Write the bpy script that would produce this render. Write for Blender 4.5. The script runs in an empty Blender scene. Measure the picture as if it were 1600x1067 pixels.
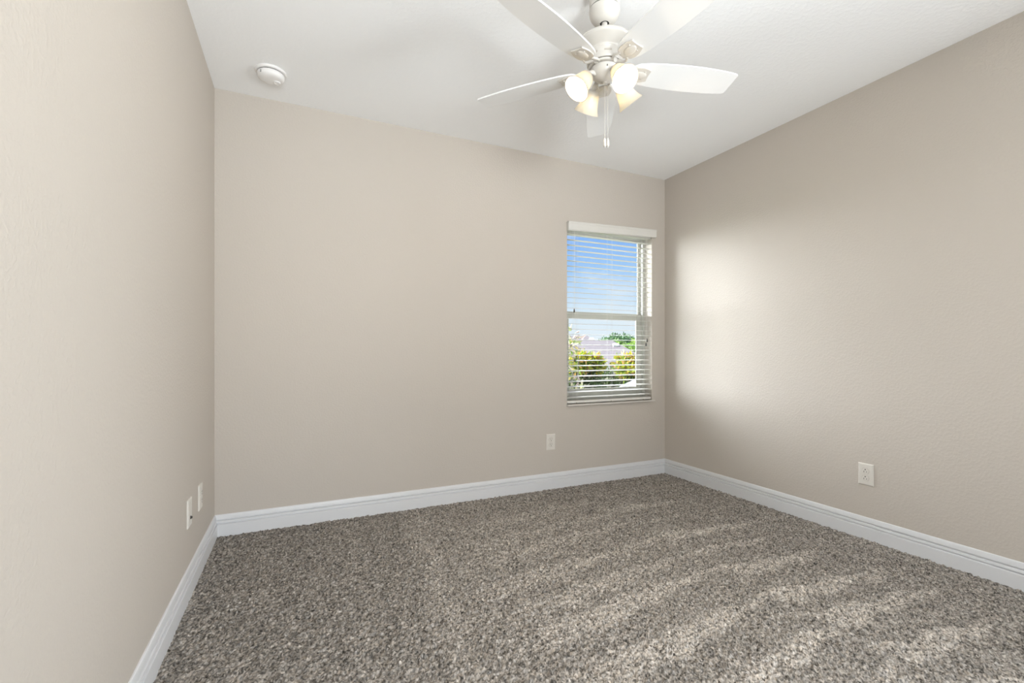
import bpy, bmesh, math, random
import numpy as np
from mathutils import Vector, Matrix

scene = bpy.context.scene
COL = scene.collection
random.seed(7)
rng = np.random.default_rng(11)

# ------------------------------------------------------------------ measured layout (metres)
YAW = 0.4336061            # the camera is turned this far to the right of the side walls' direction
FPX = 720.2077             # focal length in pixels of a 1600 px wide frame
CAMZ = 1.0524
XL, XR, YB, YF = -0.4367, 2.9149, 3.1070, -1.60
ZC = 2.5624
GROUND = -2.9

# ------------------------------------------------------------------ camera
cam_d = bpy.data.cameras.new('camera')
cam_d.sensor_fit = 'HORIZONTAL'
cam_d.sensor_width = 36.0
cam_d.lens = FPX / 1600 * 36.0
cam_d.shift_y = (550.0 - 533.5) / 1600
cam_d.clip_start = 0.02
cam_d.clip_end = 500
cam = bpy.data.objects.new('camera', cam_d)
cam.location = (0, 0, CAMZ)
cam.rotation_euler = (math.pi / 2, 0, -YAW)
COL.objects.link(cam)
scene.camera = cam

# ------------------------------------------------------------------ colour management and light transport
vs = scene.view_settings
scene.display_settings.display_device = 'sRGB'
vs.view_transform = 'Standard'
vs.look = 'None'
vs.gamma = 1
vs.use_curve_mapping = False
vs.exposure = 0.0
cy = scene.cycles
cy.use_denoising = True
cy.max_bounces = 14
cy.diffuse_bounces = 8
cy.transparent_max_bounces = 24
cy.sample_clamp_indirect = 6

# ------------------------------------------------------------------ sky
world = bpy.data.worlds.new('sky')
scene.world = world
world.use_nodes = True
wt = world.node_tree
wt.nodes.clear()
def wn(t, **k):
    n = wt.nodes.new(t)
    for a, b in k.items():
        setattr(n, a, b)
    return n
tc = wn('ShaderNodeTexCoord')
sep = wn('ShaderNodeSeparateXYZ')
wt.links.new(tc.outputs['Generated'], sep.inputs[0])
ramp = wn('ShaderNodeValToRGB')
cr = ramp.color_ramp
cr.elements[0].position = 0.0
cr.elements[0].color = (0.88, 0.94, 1.0, 1)
cr.elements[1].position = 0.27
cr.elements[1].color = (0.20, 0.43, 0.97, 1)
e = cr.elements.new(0.09); e.color = (0.74, 0.87, 1.0, 1)
e = cr.elements.new(0.17); e.color = (0.40, 0.64, 1.0, 1)
wt.links.new(sep.outputs[2], ramp.inputs[0])
# thin clouds
mp = wn('ShaderNodeMapping'); mp.inputs['Scale'].default_value = (2.2, 2.2, 9.0)
wt.links.new(tc.outputs['Generated'], mp.inputs[0])
nz = wn('ShaderNodeTexNoise'); nz.inputs['Scale'].default_value = 2.4; nz.inputs['Detail'].default_value = 6
wt.links.new(mp.outputs[0], nz.inputs[0])
cl = wn('ShaderNodeMapRange'); cl.inputs[1].default_value = 0.48; cl.inputs[2].default_value = 0.72
cl.inputs[3].default_value = 0.0; cl.inputs[4].default_value = 0.75
wt.links.new(nz.outputs[0], cl.inputs[0])
mx = wn('ShaderNodeMixRGB'); mx.inputs[2].default_value = (0.92, 0.95, 1.0, 1)
wt.links.new(cl.outputs[0], mx.inputs[0]); wt.links.new(ramp.outputs[0], mx.inputs[1])
# added bright lobe of sky, left of the window's view, to light the right wall
SKY_LOBE = 34.5
dotn = wn('ShaderNodeVectorMath', operation='DOT_PRODUCT')
ld = Vector((-0.68, 0.62, 0.42)).normalized()
dotn.inputs[1].default_value = ld
wt.links.new(tc.outputs['Generated'], dotn.inputs[0])
lr = wn('ShaderNodeMapRange', interpolation_type='SMOOTHSTEP')
lr.inputs[1].default_value = 0.50; lr.inputs[2].default_value = 0.95
lr.inputs[3].default_value = 0.0; lr.inputs[4].default_value = SKY_LOBE
wt.links.new(dotn.outputs['Value'], lr.inputs[0])
lobe = wn('ShaderNodeMixRGB', blend_type='ADD'); lobe.inputs[0].default_value = 1.0
lc = wn('ShaderNodeVectorMath', operation='SCALE'); lc.inputs[0].default_value = (0.96, 0.99, 1.04)
wt.links.new(lr.outputs[0], lc.inputs['Scale'])
wt.links.new(mx.outputs[0], lobe.inputs[1]); wt.links.new(lc.outputs[0], lobe.inputs[2])
bg = wn('ShaderNodeBackground'); bg.inputs[1].default_value = 1.0
wo = wn('ShaderNodeOutputWorld')
wt.links.new(lobe.outputs[0], bg.inputs[0]); wt.links.new(bg.outputs[0], wo.inputs[0])

# ------------------------------------------------------------------ sun, and fill lamps outside two added, unseen windows
SUN = 0.9
sd = bpy.data.lights.new('sun', 'SUN'); sd.energy = SUN; sd.angle = math.radians(0.6); sd.color = (1.0, 0.96, 0.88)
so = bpy.data.objects.new('sun', sd); COL.objects.link(so)
so.rotation_euler = Vector((0.45, 0.55, -0.85)).to_track_quat('-Z', 'Y').to_euler()
so.location = (-3, -6, 9)

W2 = (-1.35, 0.45, 0.45, 2.15)      # y0, y1, z0, z1 of added_window_2 in wall_right, added for the fill lamps beside the camera, out of its view
W3 = (-0.30, 1.20, 0.45, 2.15)      # x0, x1, z0, z1 of added_window_3 in wall_front, added for the fill lamps behind the camera
def fill_light(loc, w, h_, energy, direction):  # area lamp added to fill the room with light
    d = bpy.data.lights.new('fill_light', 'AREA'); d.energy = energy; d.shape = 'RECTANGLE'
    d.size = w; d.size_y = h_; d.color = (0.96, 0.985, 1.02)
    o = bpy.data.objects.new('fill_light', d); COL.objects.link(o); o.location = loc
    o.rotation_euler = Vector(direction).to_track_quat('-Z', 'Y').to_euler()
# added area lamps that brighten walls and ceiling through the two added windows beside and behind the camera
fill_light((XR + 0.30, (W2[0] + W2[1]) / 2, (W2[2] + W2[3]) / 2 - 0.15), W2[1] - W2[0], W2[3] - W2[2], 66.0, (-1.0, 0.0, 0.75))
fill_light((XR + 0.80, (W2[0] + W2[1]) / 2 - 0.3, (W2[2] + W2[3]) / 2 - 0.6), W2[1] - W2[0], W2[3] - W2[2], 142.0, (-1.0, 0.3, 0.45))
fill_light(((W3[0] + W3[1]) / 2, YF - 0.80, (W3[2] + W3[3]) / 2 - 0.6), W3[1] - W3[0], W3[3] - W3[2], 172.0, (0.1, 1.0, 0.3))
fill_light(((W3[0] + W3[1]) / 2 - 0.9, YF - 4.2, -0.40), 1.6, 1.6, 290.0, (0.23, 1.0, 0.4))

SHADE_GLOW = 0.15                   # light given off by the frosted shades round them
BULB = 400.0                         # emission of the four fan bulbs

# ------------------------------------------------------------------ material helpers
def mat(name, col, rough=0.6, metal=0.0, spec=0.5, emit=None, es=0.0):
    m = bpy.data.materials.new(name); m.use_nodes = True
    b = m.node_tree.nodes['Principled BSDF']
    b.inputs['Base Color'].default_value = (*col, 1)
    b.inputs['Roughness'].default_value = rough
    b.inputs['Metallic'].default_value = metal
    b.inputs['Specular IOR Level'].default_value = spec
    if emit:
        b.inputs['Emission Color'].default_value = (*emit, 1)
        b.inputs['Emission Strength'].default_value = es
    return m

def bump(m, scale, strength, dist, detail=3.0, ramp=None, vary=0.0, vscale=1.2):
    """paint or plaster texture: a noise bump, optionally clipped into flattened blobs (knockdown), with a faint colour variation"""
    nt = m.node_tree; N = nt.nodes; L = nt.links
    b = N['Principled BSDF']
    t = N.new('ShaderNodeTexCoord')
    n = N.new('ShaderNodeTexNoise'); n.inputs['Scale'].default_value = scale; n.inputs['Detail'].default_value = detail
    L.new(t.outputs['Object'], n.inputs['Vector'])
    src = n.outputs[0]
    if ramp:
        r = N.new('ShaderNodeMapRange'); r.interpolation_type = 'SMOOTHSTEP'
        r.inputs[1].default_value, r.inputs[2].default_value = ramp
        L.new(src, r.inputs[0]); src = r.outputs[0]
    bp = N.new('ShaderNodeBump'); bp.inputs['Strength'].default_value = strength; bp.inputs['Distance'].default_value = dist
    L.new(src, bp.inputs['Height']); L.new(bp.outputs[0], b.inputs['Normal'])
    if vary:
        n2 = N.new('ShaderNodeTexNoise'); n2.inputs['Scale'].default_value = vscale; n2.inputs['Detail'].default_value = 4
        L.new(t.outputs['Object'], n2.inputs['Vector'])
        mr = N.new('ShaderNodeMapRange'); mr.inputs[3].default_value = 1 - vary; mr.inputs[4].default_value = 1 + vary
        L.new(n2.outputs[0], mr.inputs[0])
        sc = N.new('ShaderNodeVectorMath'); sc.operation = 'SCALE'
        sc.inputs[0].default_value = b.inputs['Base Color'].default_value[:3]
        L.new(mr.outputs[0], sc.inputs['Scale']); L.new(sc.outputs[0], b.inputs['Base Color'])
    return m

def attr_mat(name, attr, rough=0.7, spec=0.3, translucent=0.0):
    m = bpy.data.materials.new(name); m.use_nodes = True
    nt = m.node_tree; N = nt.nodes; L = nt.links; b = N['Principled BSDF']
    a = N.new('ShaderNodeAttribute'); a.attribute_name = attr
    L.new(a.outputs['Color'], b.inputs['Base Color'])
    b.inputs['Roughness'].default_value = rough
    b.inputs['Specular IOR Level'].default_value = spec
    if translucent:
        tr = N.new('ShaderNodeBsdfTranslucent'); L.new(a.outputs['Color'], tr.inputs[0])
        ms = N.new('ShaderNodeMixShader'); ms.inputs[0].default_value = translucent
        L.new(b.outputs[0], ms.inputs[1]); L.new(tr.outputs[0], ms.inputs[2])
        L.new(ms.outputs[0], N['Material Output'].inputs[0])
    return m

M = {}
M['wall'] = bump(mat('beige_wall_paint', (0.515, 0.471, 0.422), 0.75, spec=0.25), 85, 0.17, 0.003, 2.0, (0.40, 0.66), 0.012, 1.3)
M['ceiling'] = bump(mat('white_ceiling_texture', (0.89, 0.895, 0.90), 0.85, spec=0.2), 48, 0.13, 0.004, 3.0, (0.47, 0.60), 0.008, 2.0)
M['trim'] = mat('white_semigloss_trim', (0.67, 0.675, 0.69), 0.35, spec=0.5)
M['vinyl'] = mat('white_vinyl', (0.43, 0.425, 0.385), 0.35)
M['sill'] = mat('cream_sill_paint', (0.62, 0.59, 0.55), 0.4)
M['slat'] = mat('white_faux_wood', (0.66, 0.645, 0.61), 0.45)
M['cord'] = mat('white_cord', (0.80, 0.79, 0.75), 0.8)
M['tassel'] = mat('dark_tassel', (0.035, 0.032, 0.03), 0.5)
M['fan'] = bump(mat('white_enamel', (0.57, 0.542, 0.50), 0.32), 240, 0.02, 0.001)
M['blade'] = bump(mat('white_fan_blade', (0.78, 0.78, 0.775), 0.38), 160, 0.03, 0.001)
M['dark'] = mat('dark_recess', (0.02, 0.02, 0.02), 0.8)
M['slot'] = mat('shadowed_vent', (0.45, 0.41, 0.36), 0.8)
M['steel'] = mat('dull_steel', (0.55, 0.55, 0.54), 0.35, 0.9)
M['plate'] = mat('ivory_wall_plate', (0.66, 0.63, 0.58), 0.35)
M['detector'] = mat('white_detector_plastic', (0.80, 0.79, 0.78), 0.45)
M['bulb'] = mat('lit_bulb', (1, 1, 1), 0.5, emit=(1.0, 0.84, 0.62), es=BULB)
M['stucco'] = bump(mat('pale_stucco', (0.62, 0.56, 0.48), 0.9), 60, 0.3, 0.01)
M['patio'] = bump(mat('white_metal_roofing', (0.46, 0.47, 0.50), 0.4), 3, 0.1, 0.01)
M['bark'] = bump(mat('grey_bark', (0.10, 0.082, 0.066), 0.9), 30, 0.6, 0.02, vary=0.3, vscale=8)
M['stem'] = bump(mat('pale_stem', (0.13, 0.11, 0.08), 0.8), 40, 0.4, 0.01, vary=0.2, vscale=10)

# frosted glass shade
m = bpy.data.materials.new('frosted_glass'); m.use_nodes = True
N = m.node_tree.nodes; L = m.node_tree.links
b = N['Principled BSDF']; b.inputs['Base Color'].default_value = (0.90, 0.86, 0.78, 1); b.inputs['Roughness'].default_value = 0.25
tr = N.new('ShaderNodeBsdfTranslucent'); tr.inputs[0].default_value = (0.43, 0.41, 0.35, 1)
b.inputs['Emission Color'].default_value = (1.0, 0.90, 0.74, 1); b.inputs['Emission Strength'].default_value = SHADE_GLOW
ms = N.new('ShaderNodeMixShader'); ms.inputs[0].default_value = 0.60
L.new(b.outputs[0], ms.inputs[1]); L.new(tr.outputs[0], ms.inputs[2]); L.new(ms.outputs[0], N['Material Output'].inputs[0])
M['shade'] = m
# window glass
m = bpy.data.materials.new('clear_glass'); m.use_nodes = True
N = m.node_tree.nodes; L = m.node_tree.links
N.remove(N['Principled BSDF'])
t_ = N.new('ShaderNodeBsdfTransparent'); t_.inputs[0].default_value = (0.97, 0.985, 0.98, 1)
g_ = N.new('ShaderNodeBsdfGlossy'); g_.inputs['Roughness'].default_value = 0.02
fr = N.new('ShaderNodeFresnel'); fr.inputs[0].default_value = 1.25
ms = N.new('ShaderNodeMixShader')
L.new(fr.outputs[0], ms.inputs[0]); L.new(t_.outputs[0], ms.inputs[1]); L.new(g_.outputs[0], ms.inputs[2])
L.new(ms.outputs[0], N['Material Output'].inputs[0])
M['glass'] = m
# roof shingles
m = mat('brown_grey_shingles', (0.30, 0.26, 0.25), 0.9)
nt = m.node_tree; N = nt.nodes; L = nt.links; b = N['Principled BSDF']
t = N.new('ShaderNodeTexCoord'); br = N.new('ShaderNodeTexBrick'); br.inputs['Scale'].default_value = 2.2
br.inputs['Color1'].default_value = (0.125, 0.105, 0.107, 1); br.inputs['Color2'].default_value = (0.095, 0.080, 0.082, 1)
br.inputs['Mortar'].default_value = (0.07, 0.06, 0.062, 1); br.inputs['Mortar Size'].default_value = 0.012
L.new(t.outputs['Object'], br.inputs['Vector']); L.new(br.outputs[0], b.inputs['Base Color'])
M['shingle'] = m
# lawn
m = mat('lawn', (0.12, 0.2, 0.05), 0.95)
nt = m.node_tree; N = nt.nodes; L = nt.links; b = N['Principled BSDF']
t = N.new('ShaderNodeTexCoord'); n = N.new('ShaderNodeTexNoise'); n.inputs['Scale'].default_value = 1.5; n.inputs['Detail'].default_value = 8
rp = N.new('ShaderNodeValToRGB'); rp.color_ramp.elements[0].color = (0.07, 0.12, 0.03, 1); rp.color_ramp.elements[1].color = (0.25, 0.30, 0.10, 1)
L.new(t.outputs['Object'], n.inputs['Vector']); L.new(n.outputs[0], rp.inputs[0]); L.new(rp.outputs[0], b.inputs['Base Color'])
M['lawn'] = m
M['leaf'] = attr_mat('leaf', 'leaf_colour', 0.45, 0.4, 0.35)
M['carpet'] = attr_mat('cut_pile_carpet', 'yarn_colour', 0.95, 0.1)

# ------------------------------------------------------------------ mesh helpers
def link(name, bm_or_me, m=None, parent=None, smooth=False, loc=None, auto=None):
    if isinstance(bm_or_me, bmesh.types.BMesh):
        me = bpy.data.meshes.new(name)
        bmesh.ops.recalc_face_normals(bm_or_me, faces=bm_or_me.faces)
        bm_or_me.to_mesh(me); bm_or_me.free()
    else:
        me = bm_or_me
    if m: me.materials.append(m)
    if smooth:
        me.polygons.foreach_set('use_smooth', [True] * len(me.polygons))
        if auto is not None:
            me.set_sharp_from_angle(angle=math.radians(auto))
    o = bpy.data.objects.new(name, me); COL.objects.link(o)
    if parent: o.parent = parent
    if loc: o.location = loc
    return o

def empty(name, loc, rz=0.0):
    o = bpy.data.objects.new(name, None); COL.objects.link(o)
    o.empty_display_size = 0.1
    o.location = loc; o.rotation_euler = (0, 0, rz)
    return o

def tag(o, label=None, cat=None, group=None, kind=None):
    if label: o['label'] = label
    if cat: o['category'] = cat
    if group: o['group'] = group
    if kind: o['kind'] = kind
    return o

def copy_tree(o, parent=None):
    c = o.copy(); COL.objects.link(c)
    if parent: c.parent = parent
    for ch in list(o.children):
        copy_tree(ch, c)
    return c

def box(bm, x0, x1, y0, y1, z0, z1, bev=0.0, seg=2):
    t = bmesh.new()
    bmesh.ops.create_cube(t, size=1)
    for v in t.verts:
        v.co = ((x0 + x1) / 2 + v.co.x * (x1 - x0), (y0 + y1) / 2 + v.co.y * (y1 - y0), (z0 + z1) / 2 + v.co.z * (z1 - z0))
    if bev:
        bmesh.ops.bevel(t, geom=t.edges[:], offset=bev, segments=seg, profile=0.5, affect='EDGES')
    merge(bm, t)

def merge(bm, t, mtx=None):
    me = bpy.data.meshes.new('tmp'); t.to_mesh(me); t.free()
    if mtx: me.transform(mtx)
    bm.from_mesh(me); bpy.data.meshes.remove(me)

def lathe(prof, n=48, cap=True):
    """closed or open profile of (r, z) turned about z"""
    bm = bmesh.new(); rings = []
    for r, z in prof:
        if r < 1e-5:
            rings.append([bm.verts.new((0, 0, z))])
        else:
            rings.append([bm.verts.new((r * math.cos(2 * math.pi * k / n), r * math.sin(2 * math.pi * k / n), z)) for k in range(n)])
    for a, b_ in zip(rings, rings[1:]):
        for k in range(n):
            k2 = (k + 1) % n
            if len(a) == 1 and len(b_) == 1: continue
            if len(a) == 1: bm.faces.new((a[0], b_[k], b_[k2]))
            elif len(b_) == 1: bm.faces.new((a[k], a[k2], b_[0]))
            else: bm.faces.new((a[k], a[k2], b_[k2], b_[k]))
    return bm

def tube(bm, pts, r, n=8, close=True):
    pts = [Vector(p) for p in pts]
    rs = r if isinstance(r, (list, tuple)) else [r] * len(pts)
    rings = []
    up = Vector((0, 0, 1)); prev = None
    for i, p in enumerate(pts):
        d = (pts[min(i + 1, len(pts) - 1)] - pts[max(i - 1, 0)]).normalized()
        if prev is None:
            a = d.cross(up)
            if a.length < 1e-3: a = d.cross(Vector((1, 0, 0)))
        else:
            a = prev - d * prev.dot(d)
        a.normalize(); prev = a; b_ = d.cross(a)
        rings.append([bm.verts.new(p + (a * math.cos(2 * math.pi * k / n) + b_ * math.sin(2 * math.pi * k / n)) * rs[i]) for k in range(n)])
    for a, b_ in zip(rings, rings[1:]):
        for k in range(n):
            bm.faces.new((a[k], a[(k + 1) % n], b_[(k + 1) % n], b_[k]))
    if close:
        bm.faces.new(rings[0][::-1]); bm.faces.new(rings[-1])

def prism(bm, outline, z0, z1, zf=None):
    """extrude an outline of (x, y) from z0 to z1"""
    a = [bm.verts.new((x, y, z0)) for x, y in outline]
    b_ = [bm.verts.new((x, y, z1)) for x, y in outline]
    n = len(outline)
    bm.faces.new(a[::-1]); bm.faces.new(b_)
    for k in range(n):
        bm.faces.new((a[k], a[(k + 1) % n], b_[(k + 1) % n], b_[k]))

# ------------------------------------------------------------------ room shell
T = 0.16                                     # wall thickness
OP = (1.915, 2.770, 0.637, 2.070)            # window opening in wall_back: x0, x1, z0, z1

def wall_hole(x0, x1, z0, z1, h, y0, y1):
    bm = bmesh.new()
    def ring(y): return ([bm.verts.new((x, y, z)) for x, z in ((x0, z0), (x1, z0), (x1, z1), (x0, z1))],
                         [bm.verts.new((x, y, z)) for x, z in ((h[0], h[2]), (h[1], h[2]), (h[1], h[3]), (h[0], h[3]))])
    fo, fi = ring(y0); bo, bi = ring(y1)
    for k in range(4):
        j = (k + 1) % 4
        bm.faces.new((fo[k], fo[j], fi[j], fi[k])); bm.faces.new((bo[j], bo[k], bi[k], bi[j]))
        bm.faces.new((fi[k], fi[j], bi[j], bi[k])); bm.faces.new((fo[j], fo[k], bo[k], bo[j]))
    return bm

S = lambda o: tag(o, kind='structure')
S(link('wall_back', wall_hole(XL - T, XR + T, -0.12, ZC + 0.02, OP, YB, YB + T), M['wall']))
S(link('wall_front', wall_hole(XL - T, XR + T, -0.12, ZC + 0.02, W3, YF, YF - T), M['wall']))
bm = bmesh.new(); box(bm, XL - T, XL, YF, YB, -0.12, ZC + 0.02); S(link('wall_left', bm, M['wall']))
TURN = Matrix(((0, 1, 0, XR), (-1, 0, 0, 0), (0, 0, 1, 0), (0, 0, 0, 1)))      # wall coordinates (along, out, up) -> the right wall
bm = wall_hole(-YB, -YF, -0.12, ZC + 0.02, (-W2[1], -W2[0], W2[2], W2[3]), 0, T); bm.transform(TURN); S(link('wall_right', bm, M['wall']))
bm = bmesh.new(); box(bm, XL - T, XR + T, YF - T, YB + T, ZC, ZC + 0.15); S(link('ceiling', bm, M['ceiling']))

# carpet: a fine grid of tufts over a solid base
def smooth2(a, k):
    for _ in range(k):
        a = (a + np.roll(a, 1, 0) + np.roll(a, -1, 0) + np.roll(a, 1, 1) + np.roll(a, -1, 1)) / 5
    return a
def sstep(a, b_, x):
    t = np.clip((x - a) / (b_ - a), 0, 1); return t * t * (3 - 2 * t)

def vacuum_marks(X, Y):
    """how far the pile is brushed towards the viewer (light) or away (dark), -1..1: strokes of the vacuum cleaner"""
    wob = 0.012 * np.sin(X * 23 + Y * 9) + 0.008 * np.sin(Y * 41 - X * 13)
    lay = np.zeros_like(X)
    # strokes from the row at x = 1.87 towards the right wall: wedges that narrow to the right
    for y0, amp, ln, wd in ((2.56, 0.55, 0.75, 0.10), (2.31, 0.35, 0.6, 0.08), (2.09, 0.75, 0.85, 0.12), (1.86, 0.5, 0.75, 0.10), (1.635, 0.95, 0.75, 0.13),
                            (1.385, 1.0, 0.8, 0.12), (1.195, 0.95, 0.78, 0.13), (0.955, 0.8, 0.7, 0.12), (0.72, 0.8, 0.7, 0.12), (0.48, 0.8, 0.7, 0.12)):
        t = (X - 1.87) / ln
        top = y0 - 0.15 * (X - 1.87)
        w = np.maximum(wd * (1 - 0.8 * np.clip(t, 0, 1)), 0.012)
        u = (top - Y + wob) / w
        m_ = sstep(-0.12, 0.12, u) * (1 - sstep(0.80, 1.25, u)) * sstep(-0.03 - 0.25 * 0.1, 0.02, X - 1.87 - 0.35 * np.clip(u, 0, 1) * wd) * (1 - sstep(0.55, 1.1, t))
        lay = np.maximum(lay, amp * m_)
    # strokes left of the row: bands widening to the left
    for y0, amp in ((2.72, 0.22), (2.47, 0.22), (2.29, 0.30), (2.02, 0.38), (1.80, 0.35), (1.625, 0.55), (1.35, 0.60), (1.09, 0.62), (0.86, 0.5), (0.62, 0.5)):
        t = (1.86 - X) / 1.25
        c = y0 + 0.125 * (X - 1.86)
        w = 0.025 + 0.055 * np.clip(t * 1.6, 0, 1)
        u = (Y - c + wob) / w
        m_ = (1 - sstep(0.5, 1.15, np.abs(u))) * sstep(-0.02, 0.03, t) * (1 - sstep(0.60, 1.1, t))
        lay = np.maximum(lay, 1.55 * amp * m_)
    # dark strip where the head turned
    lay -= 0.35 * (1 - sstep(0.04, 0.13, np.abs(X - 1.98 + 0.3 * wob))) * (lay < 0.15)
    # a faint lighter band nearer the left wall and long strokes beside it
    cx = 0.60 - 0.09 * sstep(2.4, 1.6, Y) + 0.06 * sstep(2.5, 3.0, Y)
    lay = np.maximum(lay, 0.34 * (1 - sstep(0.02, 0.10, np.abs(X - cx + wob))))
    for x0, amp in ((0.24, 0.22), (0.05, 0.16), (-0.17, 0.14), (0.40, 0.12)):
        lay = np.maximum(lay, amp * (1 - sstep(0.015, 0.055, np.abs(X - x0 - 0.05 * (Y - 2) + 1.6 * wob))) * (0.55 + 0.45 * np.sin(Y * 5 + x0 * 30)))
    lay += 0.04 * sstep(-0.05, 0.05, X - cx) - 0.15 * (1 - sstep(-0.05, 0.05, X - cx)) - 0.05 * sstep(1.9, 2.1, X)
    lay += 0.05 * np.sin(X * 3.1 + Y * 1.7)
    return lay

STEP = 0.0041
nx = int((XR - XL) / STEP)
gx = np.linspace(XL, XR, nx); gy = np.concatenate([np.arange(YF, 0.45, 0.012), np.linspace(0.45, YB, int((YB - 0.45) / STEP))])
ny = len(gy)
X, Y = np.meshgrid(gx, gy)
X = X + rng.uniform(-0.0018, 0.0018, X.shape); Y = Y + rng.uniform(-0.0018, 0.0018, Y.shape)
X = np.clip(X, XL, XR); Y = np.clip(Y, YF, YB)
r1 = rng.normal(0, 1, X.shape); r2 = smooth2(rng.normal(0, 1, X.shape), 2); r2 /= r2.std()
big = smooth2(rng.normal(0, 1, X.shape), 40); big /= big.std()
h = 0.6 * r1 + 0.8 * r2
Z = -0.004 + 0.0030 * h
lay = vacuum_marks(X, Y)
tint = 0.90 * rng.normal(0, 1, X.shape) + 0.46 * smooth2(rng.normal(0, 1, X.shape), 1) / 0.45
tint = tint / tint.std()
val = np.clip(0.268 * (1 + 0.56 * tint + 0.03 * big) * (1 + 0.52 * lay), 0.045, 0.78)
warm = np.clip(0.5 + 0.25 * smooth2(rng.normal(0, 1, X.shape), 1) / 0.45, 0, 1)[..., None]
base = np.array([1.0, 0.885, 0.765]) * warm + np.array([1.0, 0.95, 0.89]) * (1 - warm)
C = np.concatenate([val[..., None] * base, np.ones(X.shape + (1,))], -1)
V = np.stack([X, Y, Z], -1).reshape(-1, 3)
idx = np.arange(nx * ny).reshape(ny, nx)
Q = np.stack([idx[:-1, :-1], idx[:-1, 1:], idx[1:, 1:], idx[1:, :-1]], -1).reshape(-1, 4)
base_v = np.array([(XL, YF, -0.03), (XR, YF, -0.03), (XR, YB, -0.03), (XL, YB, -0.03), (XL, YF, -0.12), (XR, YF, -0.12), (XR, YB, -0.12), (XL, YB, -0.12)])
k0 = len(V)
bq = np.array([(0, 1, 2, 3), (7, 6, 5, 4), (0, 4, 5, 1), (1, 5, 6, 2), (2, 6, 7, 3), (3, 7, 4, 0)]) + k0
Vall = np.concatenate([V, base_v]); Qall = np.concatenate([Q, bq])
me = bpy.data.meshes.new('floor')
me.vertices.add(len(Vall)); me.vertices.foreach_set('co', Vall.astype(np.float32).ravel())
me.loops.add(Qall.size); me.loops.foreach_set('vertex_index', Qall.astype(np.int32).ravel())
me.polygons.add(len(Qall)); me.polygons.foreach_set('loop_start', np.arange(0, Qall.size, 4, dtype=np.int32))
me.update(calc_edges=True)
at = me.attributes.new('yarn_colour', 'FLOAT_COLOR', 'POINT')
at.data.foreach_set('color', np.concatenate([C.reshape(-1, 4), np.full((8, 4), 0.2)]).astype(np.float32).ravel())
S(link('floor', me, M['carpet']))

# baseboards with a stepped colonial profile, mitred in the corners
BP = [(0.0, 0.0), (0.0163, 0.0), (0.0163, 0.0635), (0.0152, 0.0650), (0.0100, 0.0656), (0.0055, 0.0675), (0.0055, 0.0700), (0.0125, 0.0722), (0.0132, 0.0745), (0.0120, 0.0830),
      (0.0100, 0.0838), (0.0025, 0.0860), (0.0025, 0.0895), (0.0098, 0.0920), (0.0103, 0.0940), (0.0080, 0.1090), (0.0062, 0.1160), (0.0035, 0.1192), (0.0, 0.1193)]
def baseboard(name, a, b_, nrm, ma=1, mb=1):
    """profile swept from a to b along a wall whose inward normal is nrm; ma/mb: mitre at the ends"""
    a, b_, nrm = Vector(a), Vector(b_), Vector(nrm)
    d = (b_ - a).normalized()
    bm = bmesh.new()
    A = [bm.verts.new(a + nrm * t + d * t * ma + Vector((0, 0, z - 0.010 if z == 0 else z))) for t, z in BP]
    B = [bm.verts.new(b_ + nrm * t - d * t * mb + Vector((0, 0, z - 0.010 if z == 0 else z))) for t, z in BP]
    n = len(BP)
    for k in range(n):
        bm.faces.new((A[k], A[(k + 1) % n], B[(k + 1) % n], B[k]))
    bm.faces.new(A[::-1]); bm.faces.new(B)
    S(link(name, bm, M['trim']))
baseboard('baseboard_back', (XL, YB, 0), (XR, YB, 0), (0, -1, 0))
baseboard('baseboard_left', (XL, YF, 0), (XL, YB, 0), (1, 0, 0))
baseboard('baseboard_right', (XR, YB, 0), (XR, YF, 0), (-1, 0, 0))
baseboard('baseboard_front', (XR, YF, 0), (XL, YF, 0), (0, 1, 0))

# ------------------------------------------------------------------ windows
def frame_ring(bm, x0, x1, z0, z1, w, y0, y1, wb=None, wt_=None, bev=0.003):
    wb = wb or w; wt_ = wt_ or w
    box(bm, x0, x0 + w, y0, y1, z0, z1, bev); box(bm, x1 - w, x1, y0, y1, z0, z1, bev)
    box(bm, x0 + w, x1 - w, y0, y1, z0, z0 + wb, bev); box(bm, x0 + w, x1 - w, y0, y1, z1 - wt_, z1, bev)

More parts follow.
